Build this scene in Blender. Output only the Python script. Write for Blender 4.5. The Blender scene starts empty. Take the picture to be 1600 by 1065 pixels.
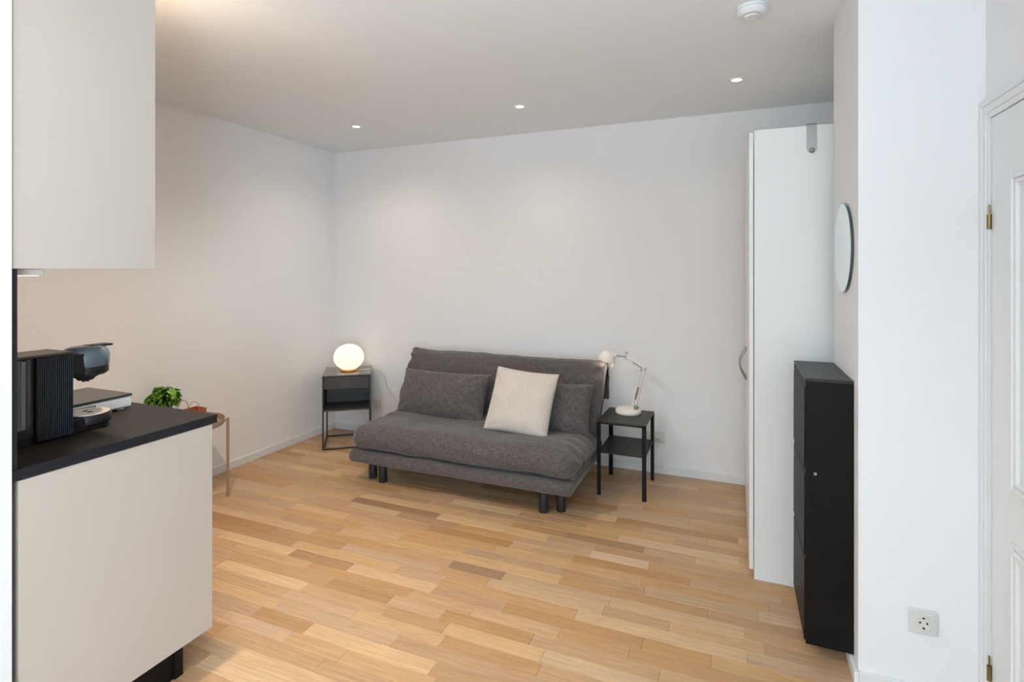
import bpy, bmesh, math, random
from mathutils import Vector, Matrix, noise
random.seed(7)
SC = bpy.context.scene
COL = SC.collection
PI = math.pi

# ------------------------------------------------------------------ camera
FPX, YAW, HOR, EYE = 842.0, math.radians(22.45), 422.0, 1.40
cam_d = bpy.data.cameras.new('camera')
cam_d.sensor_fit = 'HORIZONTAL'; cam_d.sensor_width = 36.0
cam_d.lens = 36.0 * FPX / 1600.0
cam_d.shift_y = -(532.5 - HOR) / 1600.0
cam_d.clip_start = 0.02
cam = bpy.data.objects.new('camera', cam_d); COL.objects.link(cam)
cam.location = (0, 0, EYE); cam.rotation_euler = (PI/2, 0, YAW)
SC.camera = cam

# ------------------------------------------------------------------ world, daylight, exposure
w = bpy.data.worlds.new('world'); SC.world = w; w.use_nodes = True
bg = w.node_tree.nodes['Background']
bg.inputs[0].default_value = (0.80, 0.90, 1.0, 1); bg.inputs[1].default_value = 0.6

def area(name, loc, rot, sx, sy, energy, color):
    l = bpy.data.lights.new(name, 'AREA'); l.shape = 'RECTANGLE'; l.size = sx; l.size_y = sy
    l.energy = energy; l.color = color
    o = bpy.data.objects.new(name, l); COL.objects.link(o); o.location = loc; o.rotation_euler = rot
    return o
# daylight through the two tall windows behind the camera: side light tilted up, plus an added upward fill behind
DAY = (0.68, 0.85, 1.0)
area('side_window_daylight', (1.50, -2.55, 1.05), (PI/2 + math.radians(30), 0, PI/2), 3.3, 1.7, 305, DAY)
area('rear_uplight_fill', (-0.51, -8.0, -0.8), (PI, 0, 0), 5.0, 6.0, 3400, DAY)  # added unseen light facing up from ground level to lift the ceiling
SPOT_W = 8.0
WARM = (1.0, 0.85, 0.68)
SC.view_settings.view_transform = 'Standard'
SC.view_settings.look = 'None'
SC.view_settings.gamma = 1.0
SC.view_settings.use_curve_mapping = False
SC.view_settings.exposure = 0.20

# ------------------------------------------------------------------ materials
def srgb(r, g, b):
    f = lambda c: (c/255/12.92) if c/255 <= 0.04045 else ((c/255+0.055)/1.055)**2.4
    return (f(r), f(g), f(b), 1.0)
MATS = {}
def mat(name, col, rough=0.5, metal=0.0, spec=0.5, bump=None, var=None, emit=None, coat=0.0):
    """bump=(scale,strength,dist)  var=(scale,amount)"""
    m = bpy.data.materials.new(name); m.use_nodes = True
    nt = m.node_tree; b = nt.nodes['Principled BSDF']
    b.inputs['Base Color'].default_value = col
    b.inputs['Roughness'].default_value = rough
    b.inputs['Metallic'].default_value = metal
    b.inputs['Specular IOR Level'].default_value = spec
    b.inputs['Coat Weight'].default_value = coat
    if emit:
        b.inputs['Emission Color'].default_value = emit[0]; b.inputs['Emission Strength'].default_value = emit[1]
    geo = None
    if bump or var:
        geo = nt.nodes.new('ShaderNodeNewGeometry')
    if bump:
        n = nt.nodes.new('ShaderNodeTexNoise'); n.inputs['Scale'].default_value = bump[0]; n.inputs['Detail'].default_value = 3
        nt.links.new(geo.outputs['Position'], n.inputs['Vector'])
        bp = nt.nodes.new('ShaderNodeBump'); bp.inputs['Strength'].default_value = bump[1]; bp.inputs['Distance'].default_value = bump[2]
        nt.links.new(n.outputs['Fac'], bp.inputs['Height']); nt.links.new(bp.outputs['Normal'], b.inputs['Normal'])
    if var:
        n = nt.nodes.new('ShaderNodeTexNoise'); n.inputs['Scale'].default_value = var[0]; n.inputs['Detail'].default_value = 5
        nt.links.new(geo.outputs['Position'], n.inputs['Vector'])
        mx = nt.nodes.new('ShaderNodeMix'); mx.data_type = 'RGBA'
        a = var[1]
        mx.inputs['A'].default_value = tuple(c*(1-a) for c in col[:3]) + (1,)
        mx.inputs['B'].default_value = tuple(min(1, c*(1+a)) for c in col[:3]) + (1,)
        nt.links.new(n.outputs['Fac'], mx.inputs['Factor']); nt.links.new(mx.outputs['Result'], b.inputs['Base Color'])
    MATS[name] = m
    return m

mat('wall_paint', (0.86, 0.86, 0.86, 1), 0.85, spec=0.2, bump=(260, 0.25, 0.002))
mat('ceiling_paint', (0.89, 0.915, 0.945, 1), 0.9, spec=0.15)
mat('white_gloss', (0.80, 0.80, 0.79, 1), 0.35)
mat('white_lacquer', (0.80, 0.81, 0.81, 1), 0.4)
mat('wardrobe_white', (0.80, 0.81, 0.78, 1), 0.32)
mat('kitchen_front', srgb(201, 191, 180), 0.45, var=(3, 0.02))
mat('worktop', srgb(38, 33, 31), 0.5, spec=0.22, var=(11, 0.6), bump=(300, 0.12, 0.001))
mat('worktop_edge', srgb(36, 37, 42), 0.55, spec=0.2, var=(30, 0.35))
mat('plinth_black', srgb(16, 14, 13), 0.5, spec=0.2)
mat('black_metal', srgb(20, 20, 21), 0.45, spec=0.25, bump=(500, 0.15, 0.0005))
mat('black_metal_top', srgb(40, 40, 38), 0.42, spec=0.35, bump=(500, 0.15, 0.0005))
mat('shoe_black', srgb(12, 12, 12), 0.5, spec=0.2, var=(8, 0.15))
mat('anthracite', srgb(62, 59, 56), 0.42, spec=0.35)
mat('anthracite_lit_top', srgb(104, 98, 92), 0.2, spec=0.6)  # same anthracite made paler: lamp and wall reflections put into the colour
mat('anthracite_dark', srgb(46, 41, 38), 0.45)
mat('globe_glass', (0.28, 0.26, 0.23, 1), 0.35, emit=((1.0, 0.80, 0.58, 1), 1.12))
mat('brass', srgb(190, 140, 60), 0.3, metal=1.0)
mat('cream_metal', srgb(238, 233, 226), 0.4)
mat('steel', srgb(160, 158, 154), 0.34, metal=1.0)
mat('spring_steel', srgb(150, 135, 110), 0.4, metal=0.8)
mat('hinge_brass', srgb(140, 120, 80), 0.35, metal=0.9)
mat('taupe_metal', srgb(168, 145, 124), 0.45)
mat('machine_black', srgb(17, 18, 20), 0.38, spec=0.35)
mat('machine_navy', srgb(34, 38, 47), 0.42, spec=0.4)
mat('machine_head', srgb(84, 96, 106), 0.25, coat=0.4)
mat('machine_lid', srgb(70, 58, 48), 0.3)  # brown of the warm reflections is put into the lid colour
mat('tank_dark', srgb(44, 46, 48), 0.08, coat=0.6)
mat('tank_strip', srgb(92, 96, 96), 0.15, coat=0.5)
mat('drip_plate', srgb(196, 188, 182), 0.3, metal=0.3)
mat('dark_hole', srgb(14, 13, 13), 0.7)
mat('hob_glass', srgb(58, 56, 54), 0.3)
mat('hob_white', srgb(222, 226, 230), 0.4)
mat('socket_white', srgb(218, 217, 211), 0.4)
mat('cord_white', srgb(220, 218, 212), 0.5)
mat('pot_white', srgb(225, 218, 208), 0.5)
mat('soil', srgb(60, 44, 32), 0.9, bump=(200, 0.6, 0.004))
mat('stem_green', srgb(96, 140, 50), 0.5)
mat('paper_kraft', srgb(160, 88, 52), 0.8, var=(40, 0.15))
mat('paper_red', srgb(205, 70, 45), 0.7)
mat('handle_kraft', srgb(170, 125, 85), 0.8)
mat('spot_face', (1, 0.9, 0.75, 1), 0.4, emit=((1.0, 0.86, 0.66, 1), 2.2))
mat('led_face', (1, 0.9, 0.8, 1), 0.4, emit=((1.0, 0.86, 0.70, 1), 1.6))
mat('lamp_bulb', (1, 0.9, 0.7, 1), 0.4, emit=((1.0, 0.82, 0.55, 1), 2.5))
mat('detector_white', srgb(232, 233, 235), 0.5)
mat('sofa_leg', srgb(38, 40, 42), 0.5)
mat('subfloor', srgb(110, 80, 50), 0.8)

def leaf_mat():
    m = mat('basil_leaf', srgb(88, 140, 38), 0.42)
    nt = m.node_tree; b = nt.nodes['Principled BSDF']
    g = nt.nodes.new('ShaderNodeObjectInfo')
    r = nt.nodes.new('ShaderNodeValToRGB')
    r.color_ramp.elements[0].color = srgb(92, 148, 40); r.color_ramp.elements[1].color = srgb(158, 204, 84)
    nt.links.new(g.outputs['Random'], r.inputs['Fac']); nt.links.new(r.outputs['Color'], b.inputs['Base Color'])
    b.inputs['Subsurface Weight'].default_value = 0.0
leaf_mat()

def mirror_mat():
    m = mat('mirror_glass', (0.88, 0.91, 0.90, 1), 0.02, metal=1.0)
mirror_mat()
mat('mirror_edge', srgb(70, 84, 86), 0.2)

def pane_mat():
    m = bpy.data.materials.new('window_pane'); m.use_nodes = True; nt = m.node_tree
    nt.nodes.clear()
    o = nt.nodes.new('ShaderNodeOutputMaterial'); t = nt.nodes.new('ShaderNodeBsdfTransparent'); g = nt.nodes.new('ShaderNodeBsdfGlossy')
    g.inputs['Roughness'].default_value = 0.02
    mx = nt.nodes.new('ShaderNodeMixShader'); mx.inputs[0].default_value = 0.06
    nt.links.new(t.outputs[0], mx.inputs[1]); nt.links.new(g.outputs[0], mx.inputs[2]); nt.links.new(mx.outputs[0], o.inputs[0])
    MATS['window_pane'] = m
pane_mat()

def fabric(name, c0, c1, rough=0.95, fine=310.0, bump=0.25):
    """linen-like weave from metre-scaled UVs: slubs running both ways"""
    m = bpy.data.materials.new(name); m.use_nodes = True; nt = m.node_tree; b = nt.nodes['Principled BSDF']
    b.inputs['Roughness'].default_value = rough; b.inputs['Specular IOR Level'].default_value = 0.15
    b.inputs['Sheen Weight'].default_value = 0.25; b.inputs['Sheen Roughness'].default_value = 0.5
    uv = nt.nodes.new('ShaderNodeUVMap')
    outs = []
    for sx, sy in ((fine, 28.0), (28.0, fine)):
        mp = nt.nodes.new('ShaderNodeMapping'); mp.inputs['Scale'].default_value = (sx, sy, 1)
        n = nt.nodes.new('ShaderNodeTexNoise'); n.inputs['Scale'].default_value = 1.0; n.inputs['Detail'].default_value = 3.0
        nt.links.new(uv.outputs[0], mp.inputs[0]); nt.links.new(mp.outputs[0], n.inputs['Vector'])
        outs.append(n.outputs['Fac'])
    ad = nt.nodes.new('ShaderNodeMath'); ad.operation = 'ADD'
    nt.links.new(outs[0], ad.inputs[0]); nt.links.new(outs[1], ad.inputs[1])
    mr = nt.nodes.new('ShaderNodeMapRange'); mr.inputs[1].default_value = 0.72; mr.inputs[2].default_value = 1.28
    nt.links.new(ad.outputs[0], mr.inputs[0])
    mx = nt.nodes.new('ShaderNodeMix'); mx.data_type = 'RGBA'
    mx.inputs['A'].default_value = c0; mx.inputs['B'].default_value = c1
    nt.links.new(mr.outputs[0], mx.inputs['Factor']); nt.links.new(mx.outputs['Result'], b.inputs['Base Color'])
    bp = nt.nodes.new('ShaderNodeBump'); bp.inputs['Strength'].default_value = bump; bp.inputs['Distance'].default_value = 0.0015
    nt.links.new(ad.outputs[0], bp.inputs['Height']); nt.links.new(bp.outputs['Normal'], b.inputs['Normal'])
    MATS[name] = m
fabric('sofa_fabric', srgb(62, 58, 58), srgb(112, 106, 105))
fabric('cream_fabric', srgb(200, 191, 181), srgb(213, 204, 194), fine=300, bump=0.12)

def floor_mat():
    m = bpy.data.materials.new('oak_strip'); m.use_nodes = True; nt = m.node_tree; b = nt.nodes['Principled BSDF']
    L = nt.links.new; N = nt.nodes.new
    b.inputs['Specular IOR Level'].default_value = 0.45
    at = N('ShaderNodeAttribute'); at.attribute_name = 'tint'
    sep = N('ShaderNodeSeparateColor'); L(at.outputs['Color'], sep.inputs[0])
    geo = N('ShaderNodeNewGeometry')
    off = N('ShaderNodeVectorMath'); off.operation = 'SCALE'; off.inputs['Scale'].default_value = 37.0; L(at.outputs['Color'], off.inputs[0])
    add = N('ShaderNodeVectorMath'); add.operation = 'ADD'; L(geo.outputs['Position'], add.inputs[0]); L(off.outputs[0], add.inputs[1])
    # fine grain: stretched along X
    mp = N('ShaderNodeMapping'); mp.inputs['Scale'].default_value = (5.0, 130.0, 1.0); L(add.outputs[0], mp.inputs[0])
    n1 = N('ShaderNodeTexNoise'); n1.inputs['Scale'].default_value = 1.0; n1.inputs['Detail'].default_value = 5; n1.inputs['Distortion'].default_value = 0.4; L(mp.outputs[0], n1.inputs['Vector'])
    # cathedral figure
    mp2 = N('ShaderNodeMapping'); mp2.inputs['Scale'].default_value = (2.2, 26.0, 1.0); L(add.outputs[0], mp2.inputs[0])
    n2 = N('ShaderNodeTexNoise'); n2.inputs['Scale'].default_value = 1.0; n2.inputs['Detail'].default_value = 2; n2.inputs['Distortion'].default_value = 1.2; L(mp2.outputs[0], n2.inputs['Vector'])
    wv = N('ShaderNodeMath'); wv.operation = 'MULTIPLY'; wv.inputs[1].default_value = 34.0; L(n2.outputs['Fac'], wv.inputs[0])
    sn = N('ShaderNodeMath'); sn.operation = 'SINE'; L(wv.outputs[0], sn.inputs[0])
    ramp = N('ShaderNodeValToRGB'); e = ramp.color_ramp.elements
    e[0].position = 0.0; e[0].color = srgb(160, 122, 86)
    e[1].position = 1.0; e[1].color = srgb(218, 186, 146)
    x = e.new(0.25); x.color = srgb(184, 145, 105)
    x = e.new(0.6); x.color = srgb(198, 161, 121)
    L(sep.outputs[0], ramp.inputs['Fac'])
    # grain darkening
    g = N('ShaderNodeMapRange'); g.inputs[1].default_value = 0.30; g.inputs[2].default_value = 0.70; g.inputs[3].default_value = 0.84; g.inputs[4].default_value = 1.10; L(n1.outputs['Fac'], g.inputs[0])
    s = N('ShaderNodeMapRange'); s.inputs[1].default_value = -1; s.inputs[2].default_value = 1; s.inputs[3].default_value = 0.95; s.inputs[4].default_value = 1.04; L(sn.outputs[0], s.inputs[0])
    mu = N('ShaderNodeMath'); mu.operation = 'MULTIPLY'; L(g.outputs[0], mu.inputs[0]); L(s.outputs[0], mu.inputs[1])
    hs = N('ShaderNodeHueSaturation'); L(ramp.outputs['Color'], hs.inputs['Color']); L(mu.outputs[0], hs.inputs['Value'])
    st = N('ShaderNodeMapRange'); st.inputs[3].default_value = 0.88; st.inputs[4].default_value = 1.12; L(sep.outputs[1], st.inputs[0]); L(st.outputs[0], hs.inputs['Saturation'])
    L(hs.outputs['Color'], b.inputs['Base Color'])
    rg = N('ShaderNodeMapRange'); rg.inputs[3].default_value = 0.36; rg.inputs[4].default_value = 0.46; L(n1.outputs['Fac'], rg.inputs[0]); L(rg.outputs[0], b.inputs['Roughness'])
    bp = N('ShaderNodeBump'); bp.inputs['Strength'].default_value = 0.10; bp.inputs['Distance'].default_value = 0.001
    L(n1.outputs['Fac'], bp.inputs['Height']); L(bp.outputs['Normal'], b.inputs['Normal'])
    MATS['oak_strip'] = m
floor_mat()

# ------------------------------------------------------------------ mesh helpers
def obj(name, bm, material, parent=None, smooth=False, loc=None, rot=None, autosmooth=None):
    me = bpy.data.meshes.new(name)
    bmesh.ops.recalc_face_normals(bm, faces=bm.faces)
    if smooth:
        for f in bm.faces: f.smooth = True
    if autosmooth is not None:
        for f in bm.faces: f.smooth = True
        for e in bm.edges:
            if len(e.link_faces) == 2 and e.calc_face_angle(0) > math.radians(autosmooth): e.smooth = False
    bm.to_mesh(me); bm.free()
    me.materials.append(MATS[material])
    o = bpy.data.objects.new(name, me); COL.objects.link(o)
    if parent: o.parent = parent
    if loc: o.location = loc
    if rot: o.rotation_euler = rot
    return o
def thing(name, label, cat, loc=(0, 0, 0), rotz=0.0, group=None):
    o = bpy.data.objects.new(name, None); COL.objects.link(o)
    o.empty_display_size = 0.05
    o.location = loc; o.rotation_euler = (0, 0, rotz)
    o['label'] = label; o['category'] = cat
    if group: o['group'] = group
    return o
def tag(o, label, cat, group=None):
    o['label'] = label; o['category'] = cat
    if group: o['group'] = group
    return o
def struct(o, label):
    o['kind'] = 'structure'; o['label'] = label
    return o
def box(x0, x1, y0, y1, z0, z1, bev=0.0, seg=2, bm=None):
    t = bmesh.new()
    bmesh.ops.create_cube(t, size=1.0)
    for v in t.verts:
        v.co = Vector(((x0+x1)/2 + v.co.x*(x1-x0), (y0+y1)/2 + v.co.y*(y1-y0), (z0+z1)/2 + v.co.z*(z1-z0)))
    if bev > 0: bmesh.ops.bevel(t, geom=t.edges[:], offset=bev, segments=seg, affect='EDGES', profile=0.5)
    return join(bm, t)
def join(bm, t):
    if bm is None: return t
    me = bpy.data.meshes.new('tmp'); t.to_mesh(me); t.free(); bm.from_mesh(me); bpy.data.meshes.remove(me)
    return bm
def lathe(profile, n=40, cx=0, cy=0, axis='Z', bm=None):
    """profile: list of (r, z)"""
    t = bmesh.new(); rings = []
    for r, z in profile:
        if r < 1e-6: rings.append([t.verts.new((0, 0, z))])
        else: rings.append([t.verts.new((r*math.cos(2*PI*k/n), r*math.sin(2*PI*k/n), z)) for k in range(n)])
    for a, b in zip(rings, rings[1:]):
        for k in range(n):
            q = [a[k % len(a)], a[(k+1) % len(a)], b[(k+1) % len(b)], b[k % len(b)]]
            u = []
            for v in q:
                if v not in u: u.append(v)
            if len(u) > 2: t.faces.new(u)
    if len(rings[0]) > 1: t.faces.new(rings[0][::-1])
    if len(rings[-1]) > 1: t.faces.new(rings[-1])
    for v in t.verts: v.co += Vector((cx, cy, 0))
    return join(bm, t)
def tube(pts, r, n=10, bm=None, closed=False):
    t = bmesh.new(); P = [Vector(p) for p in pts]; rings = []
    prev = None
    for i, p in enumerate(P):
        a = P[(i-1) % len(P)] if (i > 0 or closed) else p
        b = P[(i+1) % len(P)] if (i < len(P)-1 or closed) else p
        d = (b-a).normalized()
        if prev is None:
            up = Vector((0, 0, 1)) if abs(d.z) < 0.9 else Vector((1, 0, 0))
            s = d.cross(up).normalized()
        else:
            s = (prev - d*prev.dot(d)).normalized()
        prev = s; u = s.cross(d)
        rr = r[i] if isinstance(r, (list, tuple)) else r
        rings.append([t.verts.new(p + (s*math.cos(2*PI*k/n) + u*math.sin(2*PI*k/n))*rr) for k in range(n)])
    pairs = list(zip(rings, rings[1:])) + ([(rings[-1], rings[0])] if closed else [])
    for a, b in pairs:
        for k in range(n): t.faces.new((a[k], a[(k+1) % n], b[(k+1) % n], b[k]))
    if not closed:
        t.faces.new(rings[0][::-1]); t.faces.new(rings[-1])
    return join(bm, t)
def prism(pts, z0, z1, bm=None, axis='z'):
    t = bmesh.new()
    f = {'z': lambda a, b, c: (a, b, c), 'x': lambda a, b, c: (c, a, b), 'y': lambda a, b, c: (a, c, b)}[axis]
    A = [t.verts.new(f(a, b, z0)) for a, b in pts]; B = [t.verts.new(f(a, b, z1)) for a, b in pts]
    t.faces.new(A[::-1]); t.faces.new(B)
    for k in range(len(pts)): t.faces.new((A[k], A[(k+1) % len(pts)], B[(k+1) % len(pts)], B[k]))
    return join(bm, t)
def catmull(P, n):
    P = [Vector(p) for p in P]; out = []
    m = len(P)-1
    for i in range(n+1):
        t = i/n*m; k = min(int(t), m-1); f = t-k
        p0 = P[max(k-1, 0)]; p1 = P[k]; p2 = P[k+1]; p3 = P[min(k+2, m)]
        out.append(0.5*((2*p1) + (p2-p0)*f + (2*p0-5*p1+4*p2-p3)*f*f + (3*p1-p0-3*p2+p3)*f**3))
    return out

def box_uv(me):
    """metre-scaled UVs by dominant face normal"""
    uv = me.uv_layers.new(name='UVMap')
    for p in me.polygons:
        n = p.normal; ax = max(range(3), key=lambda i: abs(n[i]))
        for li in p.loop_indices:
            c = me.vertices[me.loops[li].vertex_index].co
            uv.data[li].uv = (c.y, c.z) if ax == 0 else ((c.x, c.z) if ax == 1 else (c.x, c.y))

def soft_box(x0, x1, y0, y1, z0, z1, rad, n, deform=None):
    """rounded padded block: rad=(rx,ry,rz) edge softness"""
    t = bmesh.new()
    h = Vector(((x1-x0)/2, (y1-y0)/2, (z1-z0)/2)); c = Vector(((x0+x1)/2, (y0+y1)/2, (z0+z1)/2))
    vm = {}
    def V(i, j, k):
        key = (i, j, k)
        if key in vm: return vm[key]
        p = []
        for a, (q, m) in enumerate(((i, n[0]), (j, n[1]), (k, n[2]))):
            u = 2*q/m - 1
            u = math.copysign(1-(1-abs(u))**1.25, u)   # denser towards the ends
            p.append(u*h[a])
        d = [0, 0, 0]; inn = [0, 0, 0]
        for a in range(3):
            lim = h[a]-rad[a]; inn[a] = max(-lim, min(lim, p[a])); d[a] = (p[a]-inn[a])/rad[a]
        L = math.sqrt(sum(q*q for q in d))
        if L > 1e-9:
            # map the cube corner region on to the ball
            mx = max(abs(q) for q in d)
            s = mx/L
            q = [inn[a] + d[a]*s*rad[a] for a in range(3)]
        else: q = inn
        q = Vector(q)
        if deform: q = deform(q, h)
        vm[key] = t.verts.new(c+q)
        return vm[key]
    for ax in range(3):
        a, b = [q for q in range(3) if q != ax]
        for side in (0, n[ax]):
            for i in range(n[a]):
                for j in range(n[b]):
                    ids = []
                    for di, dj in ((0, 0), (1, 0), (1, 1), (0, 1)):
                        k = [0, 0, 0]; k[ax] = side; k[a] = i+di; k[b] = j+dj
                        ids.append(V(*k))
                    t.faces.new(ids)
    return t

def pillow(wd, ht, th, nx=44, ny=36, seed=0, concave=0.035, crease=0.006):
    """two bulging faces meeting in a seam with pointed corners; local x wide, y tall, z thick"""
    t = bmesh.new(); uvl = t.loops.layers.uv.new('UVMap')
    def P(i, j, s):
        u = 2*i/nx-1; v = 2*j/ny-1
        x = u*wd/2*(1 - concave*(1-v*v)*abs(u)**3); y = v*ht/2*(1 - concave*1.4*(1-u*u)*abs(v)**3)
        e = max(0.0, (1-abs(u)**2.6)*(1-abs(v)**2.6))
        z = th/2*e**0.52
        rim = min(1.0, (1-abs(u))*6)*min(1.0, (1-abs(v))*6)
        w = noise.noise(Vector((x*9+seed, y*9, s*3.1+seed)))*crease*2.0
        d = max(abs(u), abs(v))
        ang = math.atan2(v, u)
        w += math.sin(ang*22+seed)*crease*0.9*max(0, d-0.45)*noise.noise(Vector((ang*2+seed, s, 0.3)))*2.5
        # dents pulled in from the lower corners and ends
        for cu, cv in ((-1, -1), (1, -1), (1, 1), (-1, 1)):
            du, dv = u-cu, v-cv; r = math.hypot(du*1.3, dv); a2 = math.atan2(dv, du)
            if r < 0.75: w += crease*1.5*math.sin(a2*9 + seed*2 + cu + 2*cv)*(1-r/0.75)*min(1, r*3)
        return Vector((x, y, s*(z + w*rim)))
    grid = {}
    for s in (1, -1):
        for i in range(nx+1):
            for j in range(ny+1):
                edge = i in (0, nx) or j in (0, ny)
                if edge and s == -1: grid[(i, j, -1)] = grid[(i, j, 1)]
                else: grid[(i, j, s)] = t.verts.new(P(i, j, s))
    for s in (1, -1):
        for i in range(nx):
            for j in range(ny):
                q = [(i, j), (i+1, j), (i+1, j+1), (i, j+1)]
                f = t.faces.new([grid[(a, b, s)] for a, b in q])
                for lp, (a, b) in zip(f.loops, q): lp[uvl].uv = (a/nx*wd + seed, b/ny*ht)
    return t

# ------------------------------------------------------------------ room shell
XL, YB, ZC = -3.285, 3.83, 2.44
XK, XP, YP0, YP1, XD, XR, YF = -1.758, 0.388, 2.14, 2.63, 0.731, 0.70, -4.60
floor = struct(obj('floor', box(XL-0.1, 0.95, YF-0.1, YB+0.1, -0.10, -0.012), 'subfloor'), 'oak three-strip parquet floor laid along the sofa wall')
struct(obj('ceiling', box(XL-0.1, 0.95, YF-0.1, YB+0.1, ZC, ZC+0.1), 'ceiling_paint'), 'smooth white ceiling over the room')
struct(obj('wall_left', box(XL-0.12, XL, 0.75, YB+0.12, -0.1, ZC+0.1), 'wall_paint'), 'white wall on the left beside the tray table')
struct(obj('wall_back', box(XL, 0.95, YB, YB+0.12, -0.1, ZC+0.1), 'wall_paint'), 'white back wall behind the grey sofa')
struct(obj('wall_recess', box(XR, 0.95, YP1, YB, -0.1, ZC+0.1), 'wall_paint'), 'white wall of the recess behind the wardrobe')
struct(obj('wall_pier', box(XP, 0.95, YP0, YP1, -0.1, ZC+0.1), 'wall_paint'), 'white wall pier carrying the mirror and the socket')
SW0, SW1, SWZ0, SWZ1 = -4.2, -0.9, 0.22, 2.38
bm = box(XD, XD+0.12, SW1, YP0, -0.1, ZC+0.1)
box(XD, XD+0.12, YF, SW0, -0.1, ZC+0.1, bm=bm); box(XD, XD+0.12, SW0, SW1, -0.1, SWZ0, bm=bm); box(XD, XD+0.12, SW0, SW1, SWZ1, ZC+0.1, bm=bm)
struct(obj('wall_right', bm, 'wall_paint'), 'white wall on the right with the panelled door')
struct(obj('wall_kitchen', box(XL-0.12, XK, YF, 0.808, -0.1, ZC+0.1), 'wall_paint'), 'white wall end beside the kitchen units at the left edge')
# wall behind the camera with its window opening
WX0, WX1, WZ0, WZ1 = -1.66, 0.64, 0.22, 2.38
bm = box(XK, WX0, YF-0.1, YF, -0.1, ZC+0.1)
box(WX1, XD, YF-0.1, YF, -0.1, ZC+0.1, bm=bm); box(WX0, WX1, YF-0.1, YF, -0.1, WZ0, bm=bm); box(WX0, WX1, YF-0.1, YF, WZ1, ZC+0.1, bm=bm)
struct(obj('wall_front', bm, 'wall_paint'), 'white wall behind the viewer around the window')
win = obj('window_1', box(WX0, WX1, YF-0.07, YF-0.066, WZ0, WZ1), 'window_pane'); struct(win, 'window behind the viewer letting in daylight')
bm = box(WX0, WX0+0.06, YF-0.09, YF-0.03, WZ0, WZ1)
box(WX1-0.06, WX1, YF-0.09, YF-0.03, WZ0, WZ1, bm=bm); box(WX0, WX1, YF-0.09, YF-0.03, WZ0, WZ0+0.06, bm=bm)
box(WX0, WX1, YF-0.09, YF-0.03, WZ1-0.06, WZ1, bm=bm); box(-0.54, -0.46, YF-0.09, YF-0.03, WZ0, WZ1, bm=bm)
obj('window_frame', bm, 'white_lacquer', win)

win = obj('window_2', box(XD+0.066, XD+0.07, SW0, SW1, SWZ0, SWZ1), 'window_pane'); struct(win, 'window in the right wall behind the viewer')
bm = bmesh.new()
for q in ((SW0, SW0+0.06, SWZ0, SWZ1), (SW1-0.06, SW1, SWZ0, SWZ1), (SW0, SW1, SWZ0, SWZ0+0.06), (SW0, SW1, SWZ1-0.06, SWZ1), (-2.59, -2.51, SWZ0, SWZ1)):
    box(XD+0.03, XD+0.09, q[0], q[1], q[2], q[3], bm=bm)
obj('window_frame', bm, 'white_lacquer', win)

# skirting boards
def skirt(name, label, x0, x1, y0, y1):
    struct(obj(name, box(x0, x1, y0, y1, 0, 0.058, 0.003), 'white_lacquer'), label)
skirt('baseboard_left', 'white skirting board along the left wall', XL, XL+0.013, 1.43, YB)
skirt('baseboard_back', 'white skirting board along the back wall', XL+0.013, 0.09, YB-0.013, YB)
pb = box(XP-0.015, XP, YP0-0.015, YP1-0.01, 0, 0.045, 0.003); box(XP, XD-0.02, YP0-0.015, YP0, 0, 0.045, 0.003, bm=pb)
struct(obj('baseboard_pier', pb, 'white_lacquer'), 'white skirting board wrapping the wall pier')

# parquet strips: rows along X, 69 mm wide
def strips():
    rng = random.Random(11)
    SW = 0.069; rows = []
    y = YF; r = 0
    sy, cy_ = math.sin(YAW), math.cos(YAW)
    lst = []
    while y < YB:
        x = XL - rng.uniform(0, 0.45); y1 = min(y+SW, YB)
        while x < 0.75:
            ln = rng.choice((0.26, 0.33, 0.40, 0.46, 0.52, 0.60)) * rng.uniform(0.92, 1.08)
            a, b = max(x, XL), min(x+ln, XD)
            if b-a > 0.01:
                if not (y1 < 0.80 and b < XK):
                    lst.append((max(a, XK) if y1 < 0.80 else a, b, y, y1))
            x += ln
        y += SW; r += 1
    def size(q):
        cx, cy = (q[0]+q[1])/2, (q[2]+q[3])/2
        d = -cx*sy + cy*cy_; s = cx*cy_ + cy*sy
        if d < 0.6: return -1
        u = 800+FPX*s/d; v = HOR+FPX*EYE/d
        if u < -40 or u > 1640 or v > 1120: return -1
        if cx < XK and cy < 1.35: return -1                  # under the kitchen units
        if cx > 0.10 and cy > 2.66: return -1                # under the wardrobe
        if -2.3 < cx < -0.85 and cy > 3.05: return 0
        return (q[1]-q[0])/d/d
    lst.sort(key=size, reverse=True)
    def tint():
        t = rng.gauss(0.52, 0.19)
        return (max(0, min(1, t)), rng.random(), rng.random(), 1)
    def piece(bm, q, lay):
        g = 0.00035
        t = box(q[0]+g, q[1]-g, q[2]+g, q[3]-g, -0.012, 0.0)
        top = [e for e in t.edges if all(v.co.z > -0.001 for v in e.verts)]
        bmesh.ops.bevel(t, geom=top, offset=0.0007, segments=1, affect='EDGES')
        return t
    def paint(me, cols):
        at = me.color_attributes.new('tint', 'FLOAT_COLOR', 'CORNER')
        flat = []
        for c, k in cols: flat += list(c)*k
        at.data.foreach_set('color', flat)
    for q in lst[:300]:
        o = obj('floor_strip', piece(None, q, None), 'oak_strip', floor)
        paint(o.data, [(tint(), len(o.data.loops))])
    bm = bmesh.new(); cols = []
    for q in lst[300:]:
        t = piece(None, q, None)
        cols.append((tint(), sum(len(f.verts) for f in t.faces)))
        join(bm, t)
    me = bpy.data.meshes.new('floor_strip_field'); bm.to_mesh(me); bm.free(); me.materials.append(MATS['oak_strip'])
    o = bpy.data.objects.new('floor_strip_field', me); COL.objects.link(o); o.parent = floor; o['kind'] = 'stuff'
    paint(me, cols)
strips()

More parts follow.
